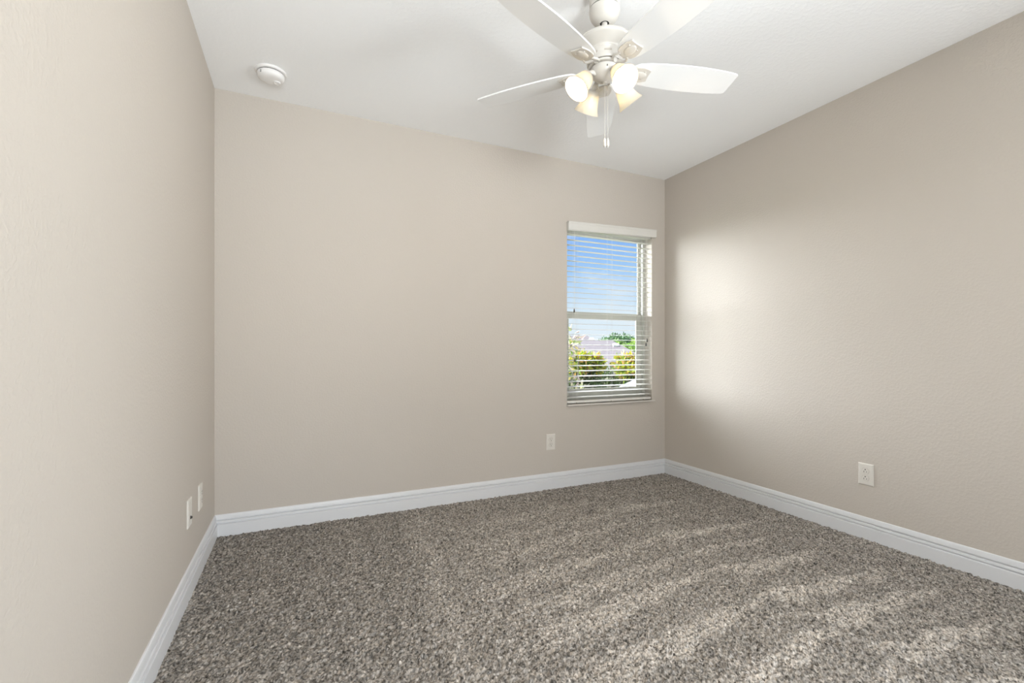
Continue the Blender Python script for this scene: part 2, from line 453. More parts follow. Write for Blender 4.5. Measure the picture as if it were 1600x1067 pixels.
def hung_window(name, op, ywall, sgn, rail):
    """single-hung vinyl window in an opening; sgn +1 when outside is +y"""
    root = empty(name, ((op[0] + op[1]) / 2, ywall + sgn * 0.12, op[2])); S(root)
    px, py, pz = root.location
    def R(bm): bmesh.ops.translate(bm, verts=bm.verts, vec=(-px, -py, -pz)); return bm
    Y_ = lambda a, b_: (ywall + sgn * min(a, b_), ywall + sgn * max(a, b_)) if sgn > 0 else (ywall - max(a, b_), ywall - min(a, b_))
    bm = bmesh.new(); y0, y1 = Y_(0.086, 0.146)
    frame_ring(bm, op[0], op[1], op[2], op[3], 0.026, y0, y1, 0.045, 0.035)
    link('window_frame', R(bm), M['vinyl'], root)
    xi0, xi1 = op[0] + 0.024, op[1] - 0.024
    bm = bmesh.new(); y0, y1 = Y_(0.127, 0.137)
    frame_ring(bm, xi0, xi1, rail - 0.02, op[3] - 0.03, 0.024, y0, y1, 0.045, 0.03)
    up = link('upper_sash', R(bm), M['vinyl'], root)
    bm = bmesh.new(); y0, y1 = Y_(0.105, 0.116)
    frame_ring(bm, xi0, xi1, op[2] + 0.04, rail + 0.032, 0.058, y0, y1, 0.075, 0.055)
    lo = link('lower_sash', R(bm), M['vinyl'], root)
    bm = bmesh.new(); y0, y1 = Y_(0.130, 0.134)
    box(bm, xi0 + 0.02, xi1 - 0.02, y0, y1, rail + 0.02, op[3] - 0.055); link('glass', R(bm), M['glass'], up)
    bm = bmesh.new(); y0, y1 = Y_(0.108, 0.112)
    box(bm, xi0 + 0.054, xi1 - 0.054, y0, y1, op[2] + 0.11, rail - 0.018); link('glass', R(bm), M['glass'], lo)
    bm = bmesh.new(); y0, y1 = Y_(-0.022, 0.088)
    box(bm, op[0] - 0.004, op[1] + 0.020, y0, y1, op[2] - 0.009, op[2] + 0.002, 0.003)
    link('window_sill', R(bm), M['sill'], root)
    return root
hung_window('window_1', OP, YB, 1, 1.352)
hung_window('added_window_3', W3, YF, -1, 1.30)  # added, unseen: opening for the lamps behind the camera
w2 = hung_window('added_window_2', (-W2[1], -W2[0], W2[2], W2[3]), 0.0, 1, 1.30); w2.matrix_world = TURN @ Matrix.Translation(w2.location)  # added, unseen: opening for the lamps beside the camera

# ------------------------------------------------------------------ window blind
bl = empty('window_blind', ((OP[0] + OP[1]) / 2, YB + 0.03, OP[2] + 0.02))
tag(bl, 'white horizontal slat blind with open slats and a tilted valance in the window', 'blind')
BW = (OP[1] - OP[0]) / 2 - 0.006
BZ = bl.location.z
# valance: moulded board a little proud of the wall, its left end hanging lower
bm = bmesh.new()
prof = [(-0.058, 0.0), (-0.064, 0.010), (-0.064, 0.052), (-0.068, 0.058), (-0.068, 0.066), (-0.064, 0.072), (-0.050, 0.072), (-0.050, 0.0)]
xa, xb = -BW - 0.012, BW + 0.028
za, zb_ = 2.004 - BZ, 2.037 - BZ
A = [bm.verts.new((xa, y, za + z)) for y, z in prof]; B = [bm.verts.new((xb, y, zb_ + z * 0.93)) for y, z in prof]
for k in range(len(prof)):
    bm.faces.new((A[k], A[(k + 1) % len(prof)], B[(k + 1) % len(prof)], B[k]))
bm.faces.new(A[::-1]); bm.faces.new(B)
box(bm, xa, xa + 0.008, -0.052, -0.031, za + 0.002, za + 0.070)
box(bm, xb - 0.008, xb, -0.052, -0.031, zb_ + 0.002, zb_ + 0.066)
link('valance', bm, M['slat'], bl)
bm = bmesh.new(); box(bm, -BW, BW, -0.026, 0.028, 2.028 - BZ, 2.068 - BZ, 0.003); link('head_rail', bm, M['slat'], bl)
# slats: gently crowned, outer edge a little higher
sb = bmesh.new()
TILT = math.radians(5.0)
cs = []
for i in range(9):
    y = -0.025 + 0.05 * i / 8
    z = 0.0009 * (1 - (y / 0.025) ** 2)
    cs.append((y, z))
out = [(y, z + 0.0013) for y, z in cs] + [(y, z - 0.0010) for y, z in cs[::-1]]
out = [(y * math.cos(TILT) - z * math.sin(TILT), y * math.sin(TILT) + z * math.cos(TILT)) for y, z in out]
A = [sb.verts.new((-BW, y, z)) for y, z in out]; B = [sb.verts.new((BW, y, z)) for y, z in out]
for k in range(len(out)):
    sb.faces.new((A[k], A[(k + 1) % len(out)], B[(k + 1) % len(out)], B[k]))
sb.faces.new(A[::-1]); sb.faces.new(B)
PITCH = 0.0418
slat0 = link('slat', sb, M['slat'], bl, loc=(0, 0, 0.035))
nsl = int((2.022 - BZ - 0.045) / PITCH) + 1
for k in range(1, nsl):
    c = slat0.copy(); COL.objects.link(c); c.location = (0, 0, 0.035 + 0.008 * 0 + k * PITCH)
bm = bmesh.new(); box(bm, -BW, BW, -0.025, 0.025, -0.010, 0.010, 0.004); link('bottom_rail', bm, M['slat'], bl)
# ladder cords: front and back string and the lift cord between them
for x in (-BW + 0.085, 0.0, BW - 0.085):
    bm = bmesh.new()
    for yy, r in ((-0.0265, 0.0005), (0.0265, 0.0005), (-0.0265, 0.0005)):
        tube(bm, [(x, yy, 0.0), (x, yy, 2.03 - BZ)], r, 5)
    tube(bm, [(x + 0.012, -0.0265, 0.0), (x + 0.012, -0.0265, 2.03 - BZ)], 0.0005, 5)
    link('ladder_cord', bm, M['cord'], bl)
    bm = bmesh.new(); box(bm, x - 0.006, x + 0.006, -0.029, -0.0245, -0.012, -0.004, 0.001); link('cord_button', bm, M['slot'], bl)
def tassel_cord(name, x, zend, yy=-0.034):
    bm = bmesh.new(); tube(bm, [(x, yy, zend), (x, yy, 2.03 - BZ)], 0.0009, 5)
    c = link(name, bm, M['cord'], bl)
    bm = lathe([(0, 0.030), (0.0028, 0.029), (0.0045, 0.020), (0.0062, 0.004), (0.0055, 0.0), (0, 0.0)], 12)
    bmesh.ops.translate(bm, verts=bm.verts, vec=(x, yy, zend - 0.026))
    link('tassel', bm, M['tassel'], c, smooth=True)['label'] = 'dark cord tassel'
tassel_cord('tilt_cord', -BW + 0.058, 1.392 - BZ)
tassel_cord('tilt_cord', -BW + 0.066, 1.002 - BZ)
tassel_cord('lift_cord', BW - 0.050, 1.165 - BZ)
tassel_cord('lift_cord', BW - 0.062, 1.130 - BZ)

# ------------------------------------------------------------------ ceiling fan
HX, HY = 1.158, 1.583
fan = empty('ceiling_fan', (HX, HY, ZC))
tag(fan, 'white five-blade ceiling fan with four lit bell glass shades and pull chains', 'ceiling fan')
def fz(z): return z - ZC
def L_(name, prof, mt, parent=fan, n=48, auto=40):
    bm = lathe([(r, fz(z)) for r, z in prof], n)
    return link(name, bm, mt, parent, smooth=True, auto=auto)
L_('canopy', [(0, ZC), (0.060, ZC), (0.062, ZC - 0.003), (0.062, 2.4835), (0.0590, 2.4825), (0.0590, 2.4785), (0.0635, 2.4775), (0.0640, 2.470), (0.0625, 2.459), (0.0575, 2.446), (0.049, 2.434),
              (0.038, 2.4255), (0.027, 2.4215), (0.0195, 2.4205), (0.019, 2.445), (0, 2.445)], M['fan'])
L_('gap', [(0.0592, 2.4823), (0.0606, 2.4823), (0.0606, 2.4787), (0.0592, 2.4787)], M['dark'])['label'] = 'dark seam round the canopy'
L_('hanger_ball', [(0, 2.444), (0.0185, 2.444), (0.0185, 2.4235), (0, 2.4225)], M['dark'], n=24)['label'] = 'dark opening at the canopy end'
L_('downrod', [(0, ZC - 0.13), (0.012, ZC - 0.13), (0.012, 2.37), (0, 2.37)], M['fan'], n=24)
mh = L_('motor_housing', [(0, 2.395), (0.020, 2.395), (0.022, 2.385), (0.030, 2.372), (0.060, 2.362), (0.095, 2.350), (0.113, 2.338), (0.119, 2.330), (0.121, 2.326), (0.119, 2.321), (0.115, 2.318),
                     (0.112, 2.316), (0.092, 2.303), (0.082, 2.297), (0.078, 2.2945), (0.0765, 2.2915), (0.0775, 2.2895), (0.0745, 2.286), (0.0735, 2.262), (0.0725, 2.250), (0.069, 2.2455), (0, 2.2455)], M['fan'])
for k in range(8):
    bm = bmesh.new()
    a0 = 2 * math.pi * k / 8 - math.pi / 2 - YAW
    o_ = []
    for s in range(7):
        a = a0 + (s - 3) * 0.068
        o_.append((math.cos(a), math.sin(a)))
    vi = []
    for rr in (0.070, 0.0746):
        for zz in (2.2655, 2.2725):
            vi.append([bm.verts.new((rr * x, rr * y, fz(zz))) for x, y in o_])
    for s in range(6):
        for p, q in ((2, 3), (0, 1), (0, 2), (1, 3)):
            bm.faces.new((vi[p][s], vi[p][s + 1], vi[q][s + 1], vi[q][s]))
    link('vent', bm, M['slot'], mh)
L_('rotor_gap', [(0, 2.247), (0.064, 2.247), (0.064, 2.242), (0, 2.242)], M['dark'])
L_('flywheel', [(0, 2.2425), (0.066, 2.2425), (0.066, 2.2345), (0, 2.2345)], M['fan'])
sh = L_('switch_housing', [(0, 2.2325), (0.055, 2.2325), (0.0575, 2.230), (0.0575, 2.216), (0.054, 2.205), (0.045, 2.196), (0.034, 2.188), (0.020, 2.180), (0.010, 2.1765), (0.009, 2.172), (0, 2.171)], M['fan'])
bm = bmesh.new(); box(bm, -0.0015, 0.0015, -0.0588, -0.056, fz(2.212), fz(2.218)); sc_ = link('screw', bm, M['dark'], sh); sc_.rotation_euler = (0, 0, -YAW + 0.0)

# blades
def arc_pts(pts, n=6):
    """Catmull-Rom through points"""
    P = [Vector(p) for p in pts]; P = [P[0] * 2 - P[1]] + P + [P[-1] * 2 - P[-2]]; o = []
    for i in range(1, len(P) - 2):
        for k in range(n):
            t = k / n
            o.append(0.5 * ((2 * P[i]) + (P[i + 1] - P[i - 1]) * t + (2 * P[i - 1] - 5 * P[i] + 4 * P[i + 1] - P[i + 2]) * t * t + (3 * P[i] - P[i - 1] - 3 * P[i + 1] + P[i + 2]) * t ** 3))
    o.append(P[-2]); return o
half = arc_pts([(0.113, 0.010), (0.119, 0.030), (0.135, 0.046), (0.185, 0.0575), (0.27, 0.065), (0.36, 0.068), (0.45, 0.0665), (0.53, 0.061), (0.572, 0.0555)], 5)
tipc = [(0.5800, 0.0535), (0.5835, 0.0490)]
side = [(p.x, p.y) for p in half] + tipc
outline = side + [(x, -y) for x, y in side[::-1]]
PITCHB = math.radians(-10.6)
bm = bmesh.new(); prism(bm, outline, -0.003, 0.003)
bmesh.ops.bevel(bm, geom=[e for e in bm.edges if abs(e.verts[0].co.z - e.verts[1].co.z) < 1e-6], offset=0.0011, segments=2, profile=0.5, affect='EDGES')
blade0 = link('blade', bm, M['blade'], fan, loc=(0, 0, fz(2.2293)))
# blade iron, hung under the blade root: curved double arm and a shield with a raised boss
sh_half = arc_pts([(0.108, 0.012), (0.120, 0.030), (0.140, 0.0385), (0.165, 0.0380), (0.188, 0.031), (0.197, 0.027)], 4)
sho = [(p.x, p.y) for p in sh_half] + [(0.194, 0.014), (0.193, 0.0)]
sho = sho + [(x, -y) for x, y in sho[-2::-1]]
bm = bmesh.new(); prism(bm, sho, -0.0085, -0.0032)
bmesh.ops.bevel(bm, geom=[e for e in bm.edges if e.verts[0].co.z < -0.008 and e.verts[1].co.z < -0.008], offset=0.002, segments=2, profile=0.5, affect='EDGES')
t = bmesh.new(); bmesh.ops.create_uvsphere(t, u_segments=24, v_segments=12, radius=1)
merge(bm, t, Matrix.Translation((0.155, 0, -0.0082)) @ Matrix.Diagonal((0.030, 0.021, 0.0055, 1)))
for s in (-1, 1):
    tube(bm, [(0.058, s * 0.010, 0.009), (0.072, s * 0.016, 0.006), (0.088, s * 0.0265, -0.002), (0.103, s * 0.027, -0.0065), (0.120, s * 0.020, -0.0070)], [0.0055, 0.0052, 0.005, 0.005, 0.0045], 10)
tube(bm, [(0.058, 0, 0.009), (0.068, 0, 0.006)], 0.009, 10)
iron = link('blade_iron', bm, M['fan'], blade0, smooth=True, auto=35)
for (sx, sy) in ((0.172, 0.020), (0.172, -0.020), (0.128, 0.0)):
    bm = lathe([(0, -0.0115), (0.003, -0.011), (0.004, -0.009), (0.004, -0.0075), (0, -0.0075)], 12)
    bmesh.ops.translate(bm, verts=bm.verts, vec=(sx, sy, 0)); link('screw', bm, M['fan'], blade0)
phi0 = 0.175 - YAW
blades = [blade0]
for k in range(1, 5):
    c = copy_tree(blade0, fan); blades.append(c)
for k, bo in enumerate(blades):
    bo.rotation_euler = (Matrix.Rotation(phi0 + k * math.radians(72), 3, 'Z') @ Matrix.Rotation(PITCHB, 3, 'X')).to_euler()

# light kit
def shade_bm():
    po = [(0.0265, 0.0), (0.030, -0.006), (0.0325, -0.018), (0.0355, -0.032), (0.0390, -0.048), (0.0435, -0.062), (0.0490, -0.074), (0.0545, -0.083), (0.0555, -0.0845)]
    pi_ = [(r - 0.0028, z) for r, z in po[::-1]]
    return lathe(po + pi_, 40)
sha = [24, 114, 204, 294]
for k, adeg in enumerate(sha):
    az = math.radians(adeg) - YAW
    c_, s_ = math.cos(az), math.sin(az)
    neck = Vector((0.083 * c_, 0.083 * s_, fz(2.181)))
    tilt = math.radians(40)
    mt = Matrix.Translation(neck) @ Matrix.Rotation(az, 4, 'Z') @ Matrix.Rotation(-tilt, 4, 'Y')
    bm = bmesh.new()
    tube(bm, [(0.040 * c_, 0.040 * s_, fz(2.204)), (0.062 * c_, 0.062 * s_, fz(2.204)), (0.076 * c_, 0.076 * s_, fz(2.197)), (0.086 * c_, 0.086 * s_, fz(2.184))], [0.009, 0.0085, 0.0085, 0.009], 12)
    merge(bm, lathe([(0, 0.006), (0.012, 0.006), (0.022, 0.003), (0.0285, -0.003), (0.0295, -0.010), (0.027, -0.011), (0.016, -0.011), (0.016, -0.024), (0, -0.024)], 32), mt)
    arm = link('lamp_arm', bm, M['fan'], fan, smooth=True, auto=40)
    bm = bmesh.new(); merge(bm, shade_bm(), mt)
    link('lamp_shade', bm, M['shade'], fan, smooth=True, auto=60)
    bm = bmesh.new(); merge(bm, lathe([(0, -0.022), (0.010, -0.023), (0.0115, -0.030), (0.017, -0.040), (0.0215, -0.052), (0.0205, -0.064), (0.013, -0.073), (0, -0.076)], 24), mt)
    link('bulb', bm, M['bulb'], fan, smooth=True)
# pull chains with fobs
for (dx, dy, z1) in ((0.0, -0.006, 1.905), (0.016, 0.010, 1.912)):
    bm = bmesh.new()
    x = dx * math.cos(YAW) + dy * math.sin(YAW); y = -dx * math.sin(YAW) + dy * math.cos(YAW)
    tube(bm, [(x, y, fz(z1 + 0.03)), (x, y, fz(2.178))], 0.0011, 6)
    ch = link('pull_chain', bm, M['fan'], fan)
    bm = lathe([(0, 0.036), (0.002, 0.036), (0.0045, 0.030), (0.0062, 0.020), (0.0062, 0.006), (0.0050, 0.001), (0, 0.001)], 16)
    bmesh.ops.translate(bm, verts=bm.verts, vec=(x, y, fz(z1)))
    link('fob', bm, M['fan'], ch, smooth=True)
    bm = lathe([(0, 0.002), (0.0022, 0.001), (0.0026, -0.002), (0.0016, -0.0045), (0, -0.005)], 10)
    bmesh.ops.translate(bm, verts=bm.verts, vec=(x, y, fz(z1)))
    link('chain_end', bm, M['steel'], ch, smooth=True)

# ------------------------------------------------------------------ smoke detector
det = empty('smoke_detector', (-0.135, 2.802, ZC))
tag(det, 'round white smoke detector on the ceiling near the left wall', 'smoke detector')
link('base_plate', lathe([(0, 0), (0.0765, 0), (0.0775, -0.003), (0.0765, -0.009), (0.073, -0.012), (0, -0.012)], 56), M['detector'], det, smooth=True, auto=35)
link('gap', lathe([(0, -0.0118), (0.063, -0.0118), (0.063, -0.0165), (0, -0.0165)], 48), M['dark'], det)
body = link('cover', lathe([(0, -0.0155), (0.0655, -0.0155), (0.0670, -0.019), (0.0655, -0.030), (0.0600, -0.0400), (0.0500, -0.0445), (0.030, -0.0465), (0, -0.047)], 56), M['detector'], det, smooth=True, auto=50)
u_ = Vector((math.cos(-YAW), math.sin(-YAW), 0)); w_ = Vector((math.sin(YAW), math.cos(YAW), 0))
pb = u_ * 0.022 + w_ * 0.018
bm = lathe([(0, -0.050), (0.008, -0.0502), (0.0105, -0.049), (0.0115, -0.0505), (0.0150, -0.0515), (0.0175, -0.0500), (0.0185, -0.0440), (0, -0.0440)], 28)
bmesh.ops.translate(bm, verts=bm.verts, vec=pb); link('test_button', bm, M['detector'], body, smooth=True, auto=50)
pv = -u_ * 0.020 - w_ * 0.0565
bm = bmesh.new()
box(bm, -0.009, 0.009, -0.006, 0.006, -0.034, -0.020, 0.002); link('horn_slot', bm, M['dark'], body).location = pv
bm = bmesh.new()
for i in range(3): box(bm, -0.008 + i * 0.006, -0.0055 + i * 0.006, -0.0075, 0.007, -0.035, -0.020, 0.0005)
link('grille', bm, M['detector'], body).location = pv

# ------------------------------------------------------------------ wall plates
def cover_plate(root, w=0.078, hh=0.122):
    bm = bmesh.new()
    v0 = [(-w / 2, 0, -hh / 2), (w / 2, 0, -hh / 2), (w / 2, 0, hh / 2), (-w / 2, 0, hh / 2)]
    rings = []
    for ins, d in ((0, 0), (0, 0.0035), (0.0035, 0.0062), (0.007, 0.0068)):
        rings.append([bm.verts.new((x - math.copysign(ins, x), -d, z - math.copysign(ins, z))) for x, y, z in v0])
    for a, b_ in zip(rings, rings[1:]):
        for k in range(4): bm.faces.new((a[k], a[(k + 1) % 4], b_[(k + 1) % 4], b_[k]))
    bm.faces.new(rings[0][::-1]); bm.faces.new(rings[-1])
    return link('cover_plate', bm, M['plate'], root)

def disc_y(r, flat, y0, y1, n=32):
    """receptacle face: a disc cut flat top and bottom, facing -y"""
    bm = bmesh.new()
    pts = [(r * math.cos(2 * math.pi * k / n), max(-flat, min(flat, r * math.sin(2 * math.pi * k / n)))) for k in range(n)]
    a = [bm.verts.new((x, y0, z)) for x, z in pts]; b_ = [bm.verts.new((x, y1, z)) for x, z in pts]
    bm.faces.new(a); bm.faces.new(b_)
    for k in range(n): bm.faces.new((a[k], a[(k + 1) % n], b_[(k + 1) % n], b_[k]))
    return bm

def duplex(loc, rz, flip, label):
    root = empty('electrical_outlet', loc, rz)
    tag(root, label, 'outlet')
    cover_plate(root)
    s = -1 if flip else 1
    for zc in (0.0200, -0.0200):
        bm = disc_y(0.0172, 0.0142, -0.0055, -0.0092)
        bmesh.ops.translate(bm, verts=bm.verts, vec=(0, 0, zc)); rec = link('receptacle', bm, M['plate'], root)
        bm = disc_y(0.0188, 0.0158, -0.0060, -0.00705)
        bmesh.ops.translate(bm, verts=bm.verts, vec=(0, 0, zc)); link('receptacle_gap', bm, M['slot'], rec)
        bm = bmesh.new()
        box(bm, -0.0078, -0.0054, -0.0096, -0.0088, zc + s * 0.0045 - 0.0045, zc + s * 0.0045 + 0.0045)
        box(bm, 0.0054, 0.0078, -0.0096, -0.0088, zc + s * 0.0045 - 0.0036, zc + s * 0.0045 + 0.0036)
        link('slot', bm, M['dark'], rec)['label'] = 'dark plug slots'
        bm = disc_y(0.0030, 0.0030, -0.0088, -0.0096, 16)
        bmesh.ops.translate(bm, verts=bm.verts, vec=(0, 0, zc - s * 0.0075)); link('ground_hole', bm, M['dark'], rec)
    bm = disc_y(0.003, 0.003, -0.0066, -0.0078, 14); link('screw', bm, M['plate'], root)
    return root
duplex((1.767, YB, 0.358), 0, False, 'ivory outlet plate on the back wall, below and left of the window')
duplex((XR, 1.525, 0.361), -math.pi / 2, True, 'ivory outlet plate low on the right wall with ground holes uppermost')
duplex((XL, 2.672, 0.350), math.pi / 2, False, 'outlet plate low on the left wall, nearest the back corner')

cx_ = empty('cable_outlet', (XL, 2.425, 0.350), math.pi / 2)
tag(cx_, 'blank ivory wall plate with one dark cable jack low on the left wall', 'cable outlet')
cover_plate(cx_)
bm = bmesh.new()
def hexlathe(prof, n):
    b2 = lathe(prof, n); bmesh.ops.rotate(b2, verts=b2.verts, matrix=Matrix.Rotation(math.pi / 2, 3, 'X')); return b2
bm = hexlathe([(0, 0.006), (0.0075, 0.006), (0.0075, 0.0095), (0.0048, 0.0095), (0.0048, 0.014), (0.0, 0.014)], 12)
bmesh.ops.translate(bm, verts=bm.verts, vec=(0, 0, -0.022)); link('cable_jack', bm, M['tassel'], cx_)['label'] = 'dark threaded cable jack'
for zz in (0.042, -0.052):
    bm = disc_y(0.003, 0.003, -0.0062, -0.0074, 14); bmesh.ops.translate(bm, verts=bm.verts, vec=(0, 0, zz)); link('screw', bm, M['plate'], cx_)

# a small nail at the top of the back wall
bm = lathe([(0, 0), (0.0016, 0), (0.0016, 0.010), (0.0050, 0.010), (0.0056, 0.012), (0.004, 0.0135), (0, 0.014)], 14)
bmesh.ops.rotate(bm, verts=bm.verts, matrix=Matrix.Rotation(math.pi / 2, 3, 'X'))
nail = link('nail', bm, M['steel'], smooth=True, loc=(2.300, YB, 2.552))
tag(nail, 'tiny grey nail head where the back wall meets the ceiling', 'nail')

# ------------------------------------------------------------------ the garden and houses beyond the window
Fv = Vector((math.sin(YAW), math.cos(YAW), 0)); Rv = Vector((math.cos(YAW), -math.sin(YAW), 0))
def at(px, py, d):
    """the point at depth d (m) in front of the viewpoint that lies in the direction of a photo position"""
    return Fv * d + Rv * ((px - 800) / FPX * d) + Vector((0, 0, CAMZ - (py - 550) / FPX * d))

bm = bmesh.new()
box(bm, -60, 160, 4.5, 200, GROUND - 0.2, GROUND); S(link('ground', bm, M['lawn']))

def leaves(name, parent, centres, radii, n, ln, wd, cols, shell=0.35, droop=0.2, seed=1, up=0.3):
    """n folded leaves scattered through ellipsoids; each leaf takes one of the plant's leaf colours"""
    r = np.random.default_rng(seed)
    V_, F_, C_ = [], [], []
    wts = np.array([a[0] * a[1] * a[2] for a in radii]); wts = wts / wts.sum()
    cols = np.array(cols, float)
    for _ in range(n):
        k = r.choice(len(centres), p=wts)
        d = r.normal(0, 1, 3); d /= np.linalg.norm(d)
        rad = 1 - shell * r.random() ** 1.3 if shell < 1 else r.random() ** (1 / 3)
        p = np.array(centres[k]) + d * rad * np.array(radii[k])
        dr = d + r.normal(0, 0.7, 3) + np.array([0, 0, up - droop]); dr /= np.linalg.norm(dr)
        sd_ = np.cross(dr, r.normal(0, 1, 3)); sd_ /= np.linalg.norm(sd_) + 1e-9
        nr = np.cross(sd_, dr)
        l = ln * r.uniform(0.6, 1.25); w = wd * r.uniform(0.7, 1.2)
        b0 = len(V_)
        V_ += [p, p + dr * l * 0.45 + sd_ * w / 2 + nr * w * 0.2, p + dr * l - nr * l * droop, p + dr * l * 0.45 - sd_ * w / 2 + nr * w * 0.2]
        F_ += [(b0, b0 + 1, b0 + 2), (b0, b0 + 2, b0 + 3)]
        c = cols[r.integers(len(cols))] * r.uniform(0.34, 0.74)
        C_ += [(*np.clip(c, 0, 1), 1)] * 4
    me = bpy.data.meshes.new(name)
    me.from_pydata([tuple(v) for v in V_], [], F_)
    a = me.attributes.new('leaf_colour', 'FLOAT_COLOR', 'POINT')
    a.data.foreach_set('color', np.array(C_, np.float32).ravel())
    return link(name, me, M['leaf'], parent)

def plant(name, base, label, cat, crown, n, ln, wd, cols, group=None, trunk=None, stems=0, spread=0.5, seed=1, shell=0.5, up=0.3, stem_mat='stem', height=3.0):
    root = empty(name, base); tag(root, label, cat, group)
    r = random.Random(seed)
    bm = bmesh.new()
    if trunk:
        tube(bm, [(0, 0, -0.05), (0.05, 0.02, height * 0.3), (-0.03, 0.04, height * 0.6), (0.03, 0, height * 0.85)], [trunk, trunk * 0.8, trunk * 0.6, trunk * 0.3], 8)
    for k in range(stems):
        a = r.uniform(0, 6.28); q = r.uniform(0.4, 1) * spread; h_ = height * r.uniform(0.6, 0.95)
        x0, y0 = 0.25 * q * math.cos(a), 0.25 * q * math.sin(a)
        tube(bm, [(x0, y0, -0.05), (0.6 * q * math.cos(a + .2), 0.6 * q * math.sin(a + .2), h_ * 0.5), (q * math.cos(a), q * math.sin(a), h_)], [0.016, 0.012, 0.006], 6)
    link('trunk' if trunk else 'stem', bm, M[stem_mat], root, smooth=True)
    leaves('foliage', root, [c for c, _ in crown], [q for _, q in crown], n, ln, wd, cols, seed=seed, shell=shell, up=up)
    return root

YEL = [(0.80, 0.66, 0.05), (0.62, 0.62, 0.06), (0.42, 0.55, 0.05), (0.22, 0.36, 0.05), (0.70, 0.40, 0.12), (0.30, 0.42, 0.06)]
GRN = [(0.10, 0.20, 0.05), (0.16, 0.28, 0.07), (0.28, 0.38, 0.09), (0.07, 0.14, 0.05)]
PNK = [(0.68, 0.42, 0.30), (0.62, 0.52, 0.40), (0.30, 0.36, 0.10), (0.55, 0.60, 0.25), (0.72, 0.62, 0.50), (0.20, 0.30, 0.08)]
# row of tall crotons: each with a bright top and darker, thinner foliage below
crot = [(834, 9.6, 0.0, PNK, 'tall pinkish-leaved croton bush, mostly hidden behind the left edge of the window'),
        (908, 9.6, 0.05, YEL, 'tall yellow-leaved croton bush outside, in the left half of the window view'),
        (994, 9.3, 0.02, [YEL[2], YEL[1], YEL[0], PNK[0], YEL[4], YEL[3]], 'tall croton bush with orange and pink tips, in the right half of the window view'),
        (1068, 9.5, 0.0, YEL, 'tall croton bush farthest right, hidden behind the window frame')]
for i, (px, d, dz, cols, lab) in enumerate(crot):
    p = at(px, 550, d); top = CAMZ + 0.02 + dz
    hgt = top - GROUND
    cr_ = []
    rr = random.Random(i + 3)
    for k in range(9):
        cr_.append(((rr.uniform(-.28, .28), rr.uniform(-.25, .25), hgt - 0.24 - rr.uniform(0, 0.16)), (0.19, 0.19, 0.17)))
    sh_ = plant('croton_bush', (p.x, p.y, GROUND), lab, 'shrub', cr_, 2000, 0.135, 0.05, cols, group='tall crotons in the garden', stems=14, spread=0.42, seed=20 + i, shell=0.8, up=0.35, height=hgt - 0.15)
    # darker green inner foliage lower down
    low = [((rr.uniform(-.16, .16), rr.uniform(-.12, .12), hgt - z - rr.uniform(0, .2)), (0.30, 0.30, 0.30)) for z in (0.36, 0.5, 0.65, 0.85, 1.1, 1.4, 1.8, 2.3, 2.8)]
    leaves('lower_foliage', sh_, [c for c, _ in low], [q for _, q in low], 2600, 0.13, 0.05, [(0.07, 0.13, 0.04), (0.05, 0.09, 0.03), (0.12, 0.18, 0.05), (0.09, 0.10, 0.05), (0.34, 0.32, 0.20)], shell=0.8, seed=60 + i)

# darker shrubs filling in behind the crotons
for i, (px, lab) in enumerate(((872, 'dark green shrub behind the crotons, at the left edge of the window view'), (952, 'dark green shrub behind the gap between the two middle crotons'),
                               (1030, 'dark green shrub behind the crotons, at the right behind the window frame'))):
    p = at(px, 550, 12.2); hgt = CAMZ - 0.28 - GROUND
    cr_ = [((x, 0, hgt - z), (0.36, 0.36, 0.36)) for z in (0.34, 0.8, 1.3, 1.9, 2.6) for x in (-0.24, 0.24)]
    plant('garden_shrub', (p.x, p.y, GROUND), lab, 'shrub', cr_, 2600, 0.15, 0.06, [(0.10, 0.17, 0.05), (0.06, 0.11, 0.03), (0.15, 0.20, 0.07), (0.30, 0.28, 0.18)], group='dark shrubs behind the crotons', stems=9, spread=0.4, seed=90 + i, shell=0.8, height=hgt - 0.2)

# airy pale-leaved tree close by on the left
p = at(884, 550, 5.4); hgt = 1.35 - GROUND
plant('garden_tree', (p.x, p.y, GROUND), 'airy pale-leaved tree close outside the left edge of the window', 'tree',
      [((0.05, 0, hgt - 0.20), (0.13, 0.25, 0.20)), ((-0.15, 0.1, hgt - 0.5), (0.28, 0.3, 0.30)), ((0.05, 0, hgt - 0.85), (0.18, 0.25, 0.30)), ((0.04, 0, hgt - 1.2), (0.20, 0.3, 0.4))],
      1100, 0.085, 0.035, [(0.45, 0.42, 0.28), (0.38, 0.42, 0.15), (0.50, 0.40, 0.36), (0.30, 0.40, 0.10), (0.66, 0.55, 0.20)], stems=3, spread=0.18, seed=5, stem_mat='bark', shell=0.95, height=hgt)

